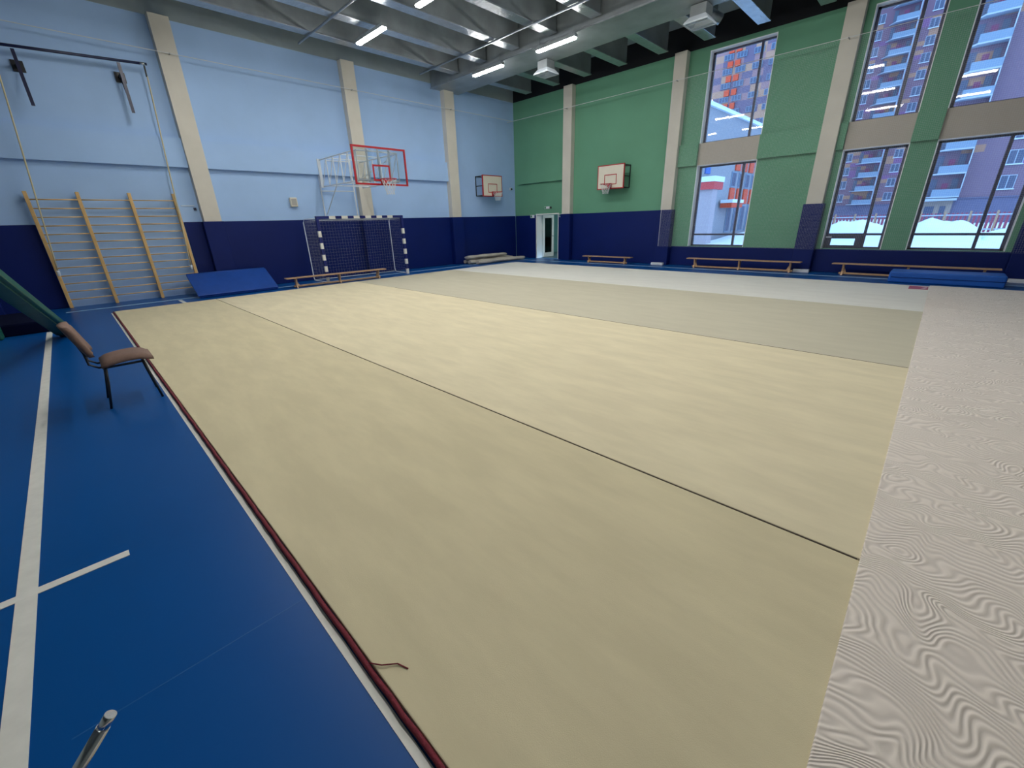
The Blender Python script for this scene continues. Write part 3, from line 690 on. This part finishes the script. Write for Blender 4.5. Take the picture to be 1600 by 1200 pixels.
M['facadeA'] = facade_mat('purple_brick', (116,94,116), (132,90,142), (166,122,104), 2.2, .9, .14)
M['facadeB'] = facade_mat('mauve_brick', (118,90,110), (168,124,104), (126,84,128), 1.6, .8, .34)
M['facadeC'] = facade_mat('brown_brick', (104,90,116), (176,134,114), (150,114,120), 2.4, 1.5, .45)
M['orange'] = mat('orange_panel', (204,66,30), .5)
M['grey_clad'] = mat('grey_cladding', (134,138,152), .6, var=.04)
M['pale_blue'] = mat('pale_blue_panel', (118,140,166), .6)
M['far_glass'] = mat('far_window_glass', (66,78,108), .3)
M['slab_white'] = mat('balcony_white', (164,178,198), .6)

sb = thing('school_building', 'low grey school wing with orange panels seen through the narrow window', 'building', (0,0,-.25))
MB().box(-14,2,17.4,52,0,9.1).build('wall', M['grey_clad'], sb)
MB().box(-14.2,2.2,17.2,52,9.1,9.35).build('roof_snow', M['snow'], sb)
for zr, z2, lb in ((5.45,6.6,1),(2.9,4.1,2)):
    y = 24.0 if zr < 4 else 24.6; m = MB(); w2 = MB()
    while y < 50:
        m.box(2.0,2.12,y,y+1.1,zr,z2); y += 1.75
    m.build('orange_cladding', M['orange'], sb)
    y = 24.0
for zr, z2 in ((4.15,5.35),(.6,2.8)):
    y = 24.0
    while y < 50:
        f = MB().box(2.0,2.08,y,y+1.1,zr,z2).build('window', M['pale_blue'], sb); MB().box(2.08,2.10,y+.1,y+.5,zr+.1,z2-.1).box(2.08,2.10,y+.6,y+1.0,zr+.1,z2-.1).build('pane', M['far_glass'], f); y += 1.75
MB().box(2.0,2.1,18.3,19.2,4.9,5.7).build('blue_panel', mat('bright_blue_panel', (20,92,176), .5), sb)
po = thing('entrance_porch', 'red and white snow capped porch beside the grey school wing', 'porch', (2.7,17.3,-.25))
MB().box(-.55,.55,-.2,1.6,3.75,4.25).build('fascia', mat('coral_fascia', (190,52,62), .5), po)
MB().box(-.6,.6,-.25,1.65,4.25,4.6).build('snow_cap', M['snow'], po)
MB().box(-.5,.45,.0,.9,0,3.75).build('porch_wall', mat('pale_pink_panel', (162,152,164), .6), po)
cn = thing('door_canopy', 'small orange canopy under snow on the grey school wing', 'canopy', (2.13,23.2,2.3))
MB().box(0.02,.9,-1.2,1.4,0,.35).build('canopy_box', M['orange'], cn); MB().box(.02,.95,-1.25,1.45,.35,.6).build('snow_cap', M['snow'], cn)

# red fence
fe = thing('boundary_fence', 'red slatted fence behind the snow banks', 'fence', (0,36,-.25))
m = MB(); x = 5.0
while x < 26: m.box(x,x+.16,0,.05,.1,1.62); x += .26
m.build('slats', mat('fence_red', (140,62,88), .6), fe)
x = 5.0
while x < 26: MB().box(x-.05,x+.08,-.06,.06,0,1.75).build('post', mat('fence_post_yellow', (168,136,112), .6) if x == 5.0 else bpy.data.materials['fence_post_yellow'], fe); x += 1.5
MB().box(5,26,-.03,.0,.3,.4).box(5,26,-.03,.0,1.4,1.5).build('rail', M['slab_white'], fe)

# towers
def tower(label, x0, x1, y, z1, fm, base_m, balx, winx, nf, depth=16, zst=3.0, orange=False, groups=None):
    t = thing('apartment_tower', label, 'building', (x0,y,-.25))
    MB().box(0,x1-x0,0,depth,3.2,z1).build('wall', fm, t)
    MB().box(0,x1-x0,0,depth,0,3.2).box(-.1,x1-x0+.1,-.15,0,3.2,3.35).build('ground_storey', base_m, t)
    MB().box(-.2,x1-x0+.2,-.2,depth,z1,z1+.5).build('roof', M['snow'], t)
    wp = bp_ = None
    for k4 in range(nf):
        zz = 3.4+zst*k4
        for bx0, bx1 in balx:
            if bp_ is None:
                m = MB(); W2 = bx1-bx0
                m.prism([(0,0,0),(W2,0,0),(W2,-1.5,0),(W2*.25,-1.5,0)], (0,0,.18))
                m.box(W2-.12,W2,-1.41,0,.18,zst)
                bp_ = m.build('balcony', M['slab_white'], t, loc=(bx0-x0,0,zz))
                MB().box(W2*.25,W2,-1.5,-1.42,.18,1.1).build('balcony_railing', M['pale_blue'], bp_)
                MB().box(.5,1.2,-.06,0,.3,2.5).box(W2-1.2,W2-.5,-.06,0,.3,2.5).build('balcony_door', M['far_glass'], bp_)
                MB().box(W2*.45,W2*.62,-1.0,-.9,.3,1.9).build('balcony_panel', mat('wine_panel', (110,44,84), .6) if 'wine_panel' not in bpy.data.materials else bpy.data.materials['wine_panel'], bp_)
            else:
                c = copy_tree(bp_, t); c.location = (bx0-x0,0,zz)
        for wx in winx:
            if wp is None:
                wp = MB().box(0,1.5,-.06,.02,0,1.7).build('window', M['slab_white'], t, loc=(wx-x0,0,zz+.8))
                MB().box(.08,.70,-.09,-.06,.08,1.62).box(.80,1.42,-.09,-.06,.08,1.62).build('pane', M['far_glass'], wp)
                MB().box(-.1,1.6,-.25,0,-.10,0).build('snowy_sill', M['snow'], wp)
            else:
                c = copy_tree(wp, t); c.location = (wx-x0,0,zz+.8)
    return t
gstor = mat('ground_storey_brick', (94,94,126), .7, var=.08, vscale=2)
tw = tower('near purple brick tower with a stack of white balconies behind the widest windows', 10.6, 34, 74, 52, M['facadeA'], gstor, [(12.3,16.2)], [10.9,19.6,23.4,27.5], 14)
MB().box(1.8,5.2,-.3,0,0,3.0).build('entrance_wall', mat('entrance_beige', (150,134,128), .7), tw)
MB().box(2.4,3.4,-.36,-.3,0,2.3).box(4.0,4.6,-.36,-.3,0,2.3).build('entrance_door', M['far_glass'], tw)
MB().box(1.2,5.5,-1.6,0,3.0,3.3).build('entrance_canopy', M['slab_white'], tw)
tower('farther mauve brick tower with white balconies, on the school side of the purple tower', -9, 9.3, 123, 66, M['facadeB'], gstor, [(-3.2,1.7)], [-8,-5.6,3.6,6.6], 17)
# tower with orange balcony panels
tc_ = thing('apartment_tower', 'brown tower with paired orange balcony panels beyond the school roof', 'building', (-60,112,-.25))
MB().box(0,46,0,16,0,75).build('wall', M['facadeC'], tc_)
MB().box(-.2,46.2,-.2,16,75,75.5).build('roof', M['snow'], tc_)
op = wp2 = None
for k4 in range(5,17):
    zz = 3.0*k4
    for bx in (27.6,29.3):
        if op is None:
            op = MB().box(0,1.2,-.4,0,0,1.3).build('orange_panel', M['orange'], tc_, loc=(bx,0,zz))
        else: c = copy_tree(op, tc_); c.location = (bx,0,zz)
    for bx in (21.4,26.6,29.6,33.4,37.0,40.6):
        if wp2 is None:
            wp2 = MB().box(0,2.2,-.3,0,0,1.2).build('window', M['pale_blue'], tc_, loc=(bx,0,zz+1.7)); MB().box(.1,.65,-.34,-.3,.1,1.1).box(.8,1.35,-.34,-.3,.1,1.1).box(1.5,2.1,-.34,-.3,.1,1.1).build('pane', M['far_glass'], wp2)
        else: c = copy_tree(wp2, tc_); c.location = (bx,0,zz+1.7)
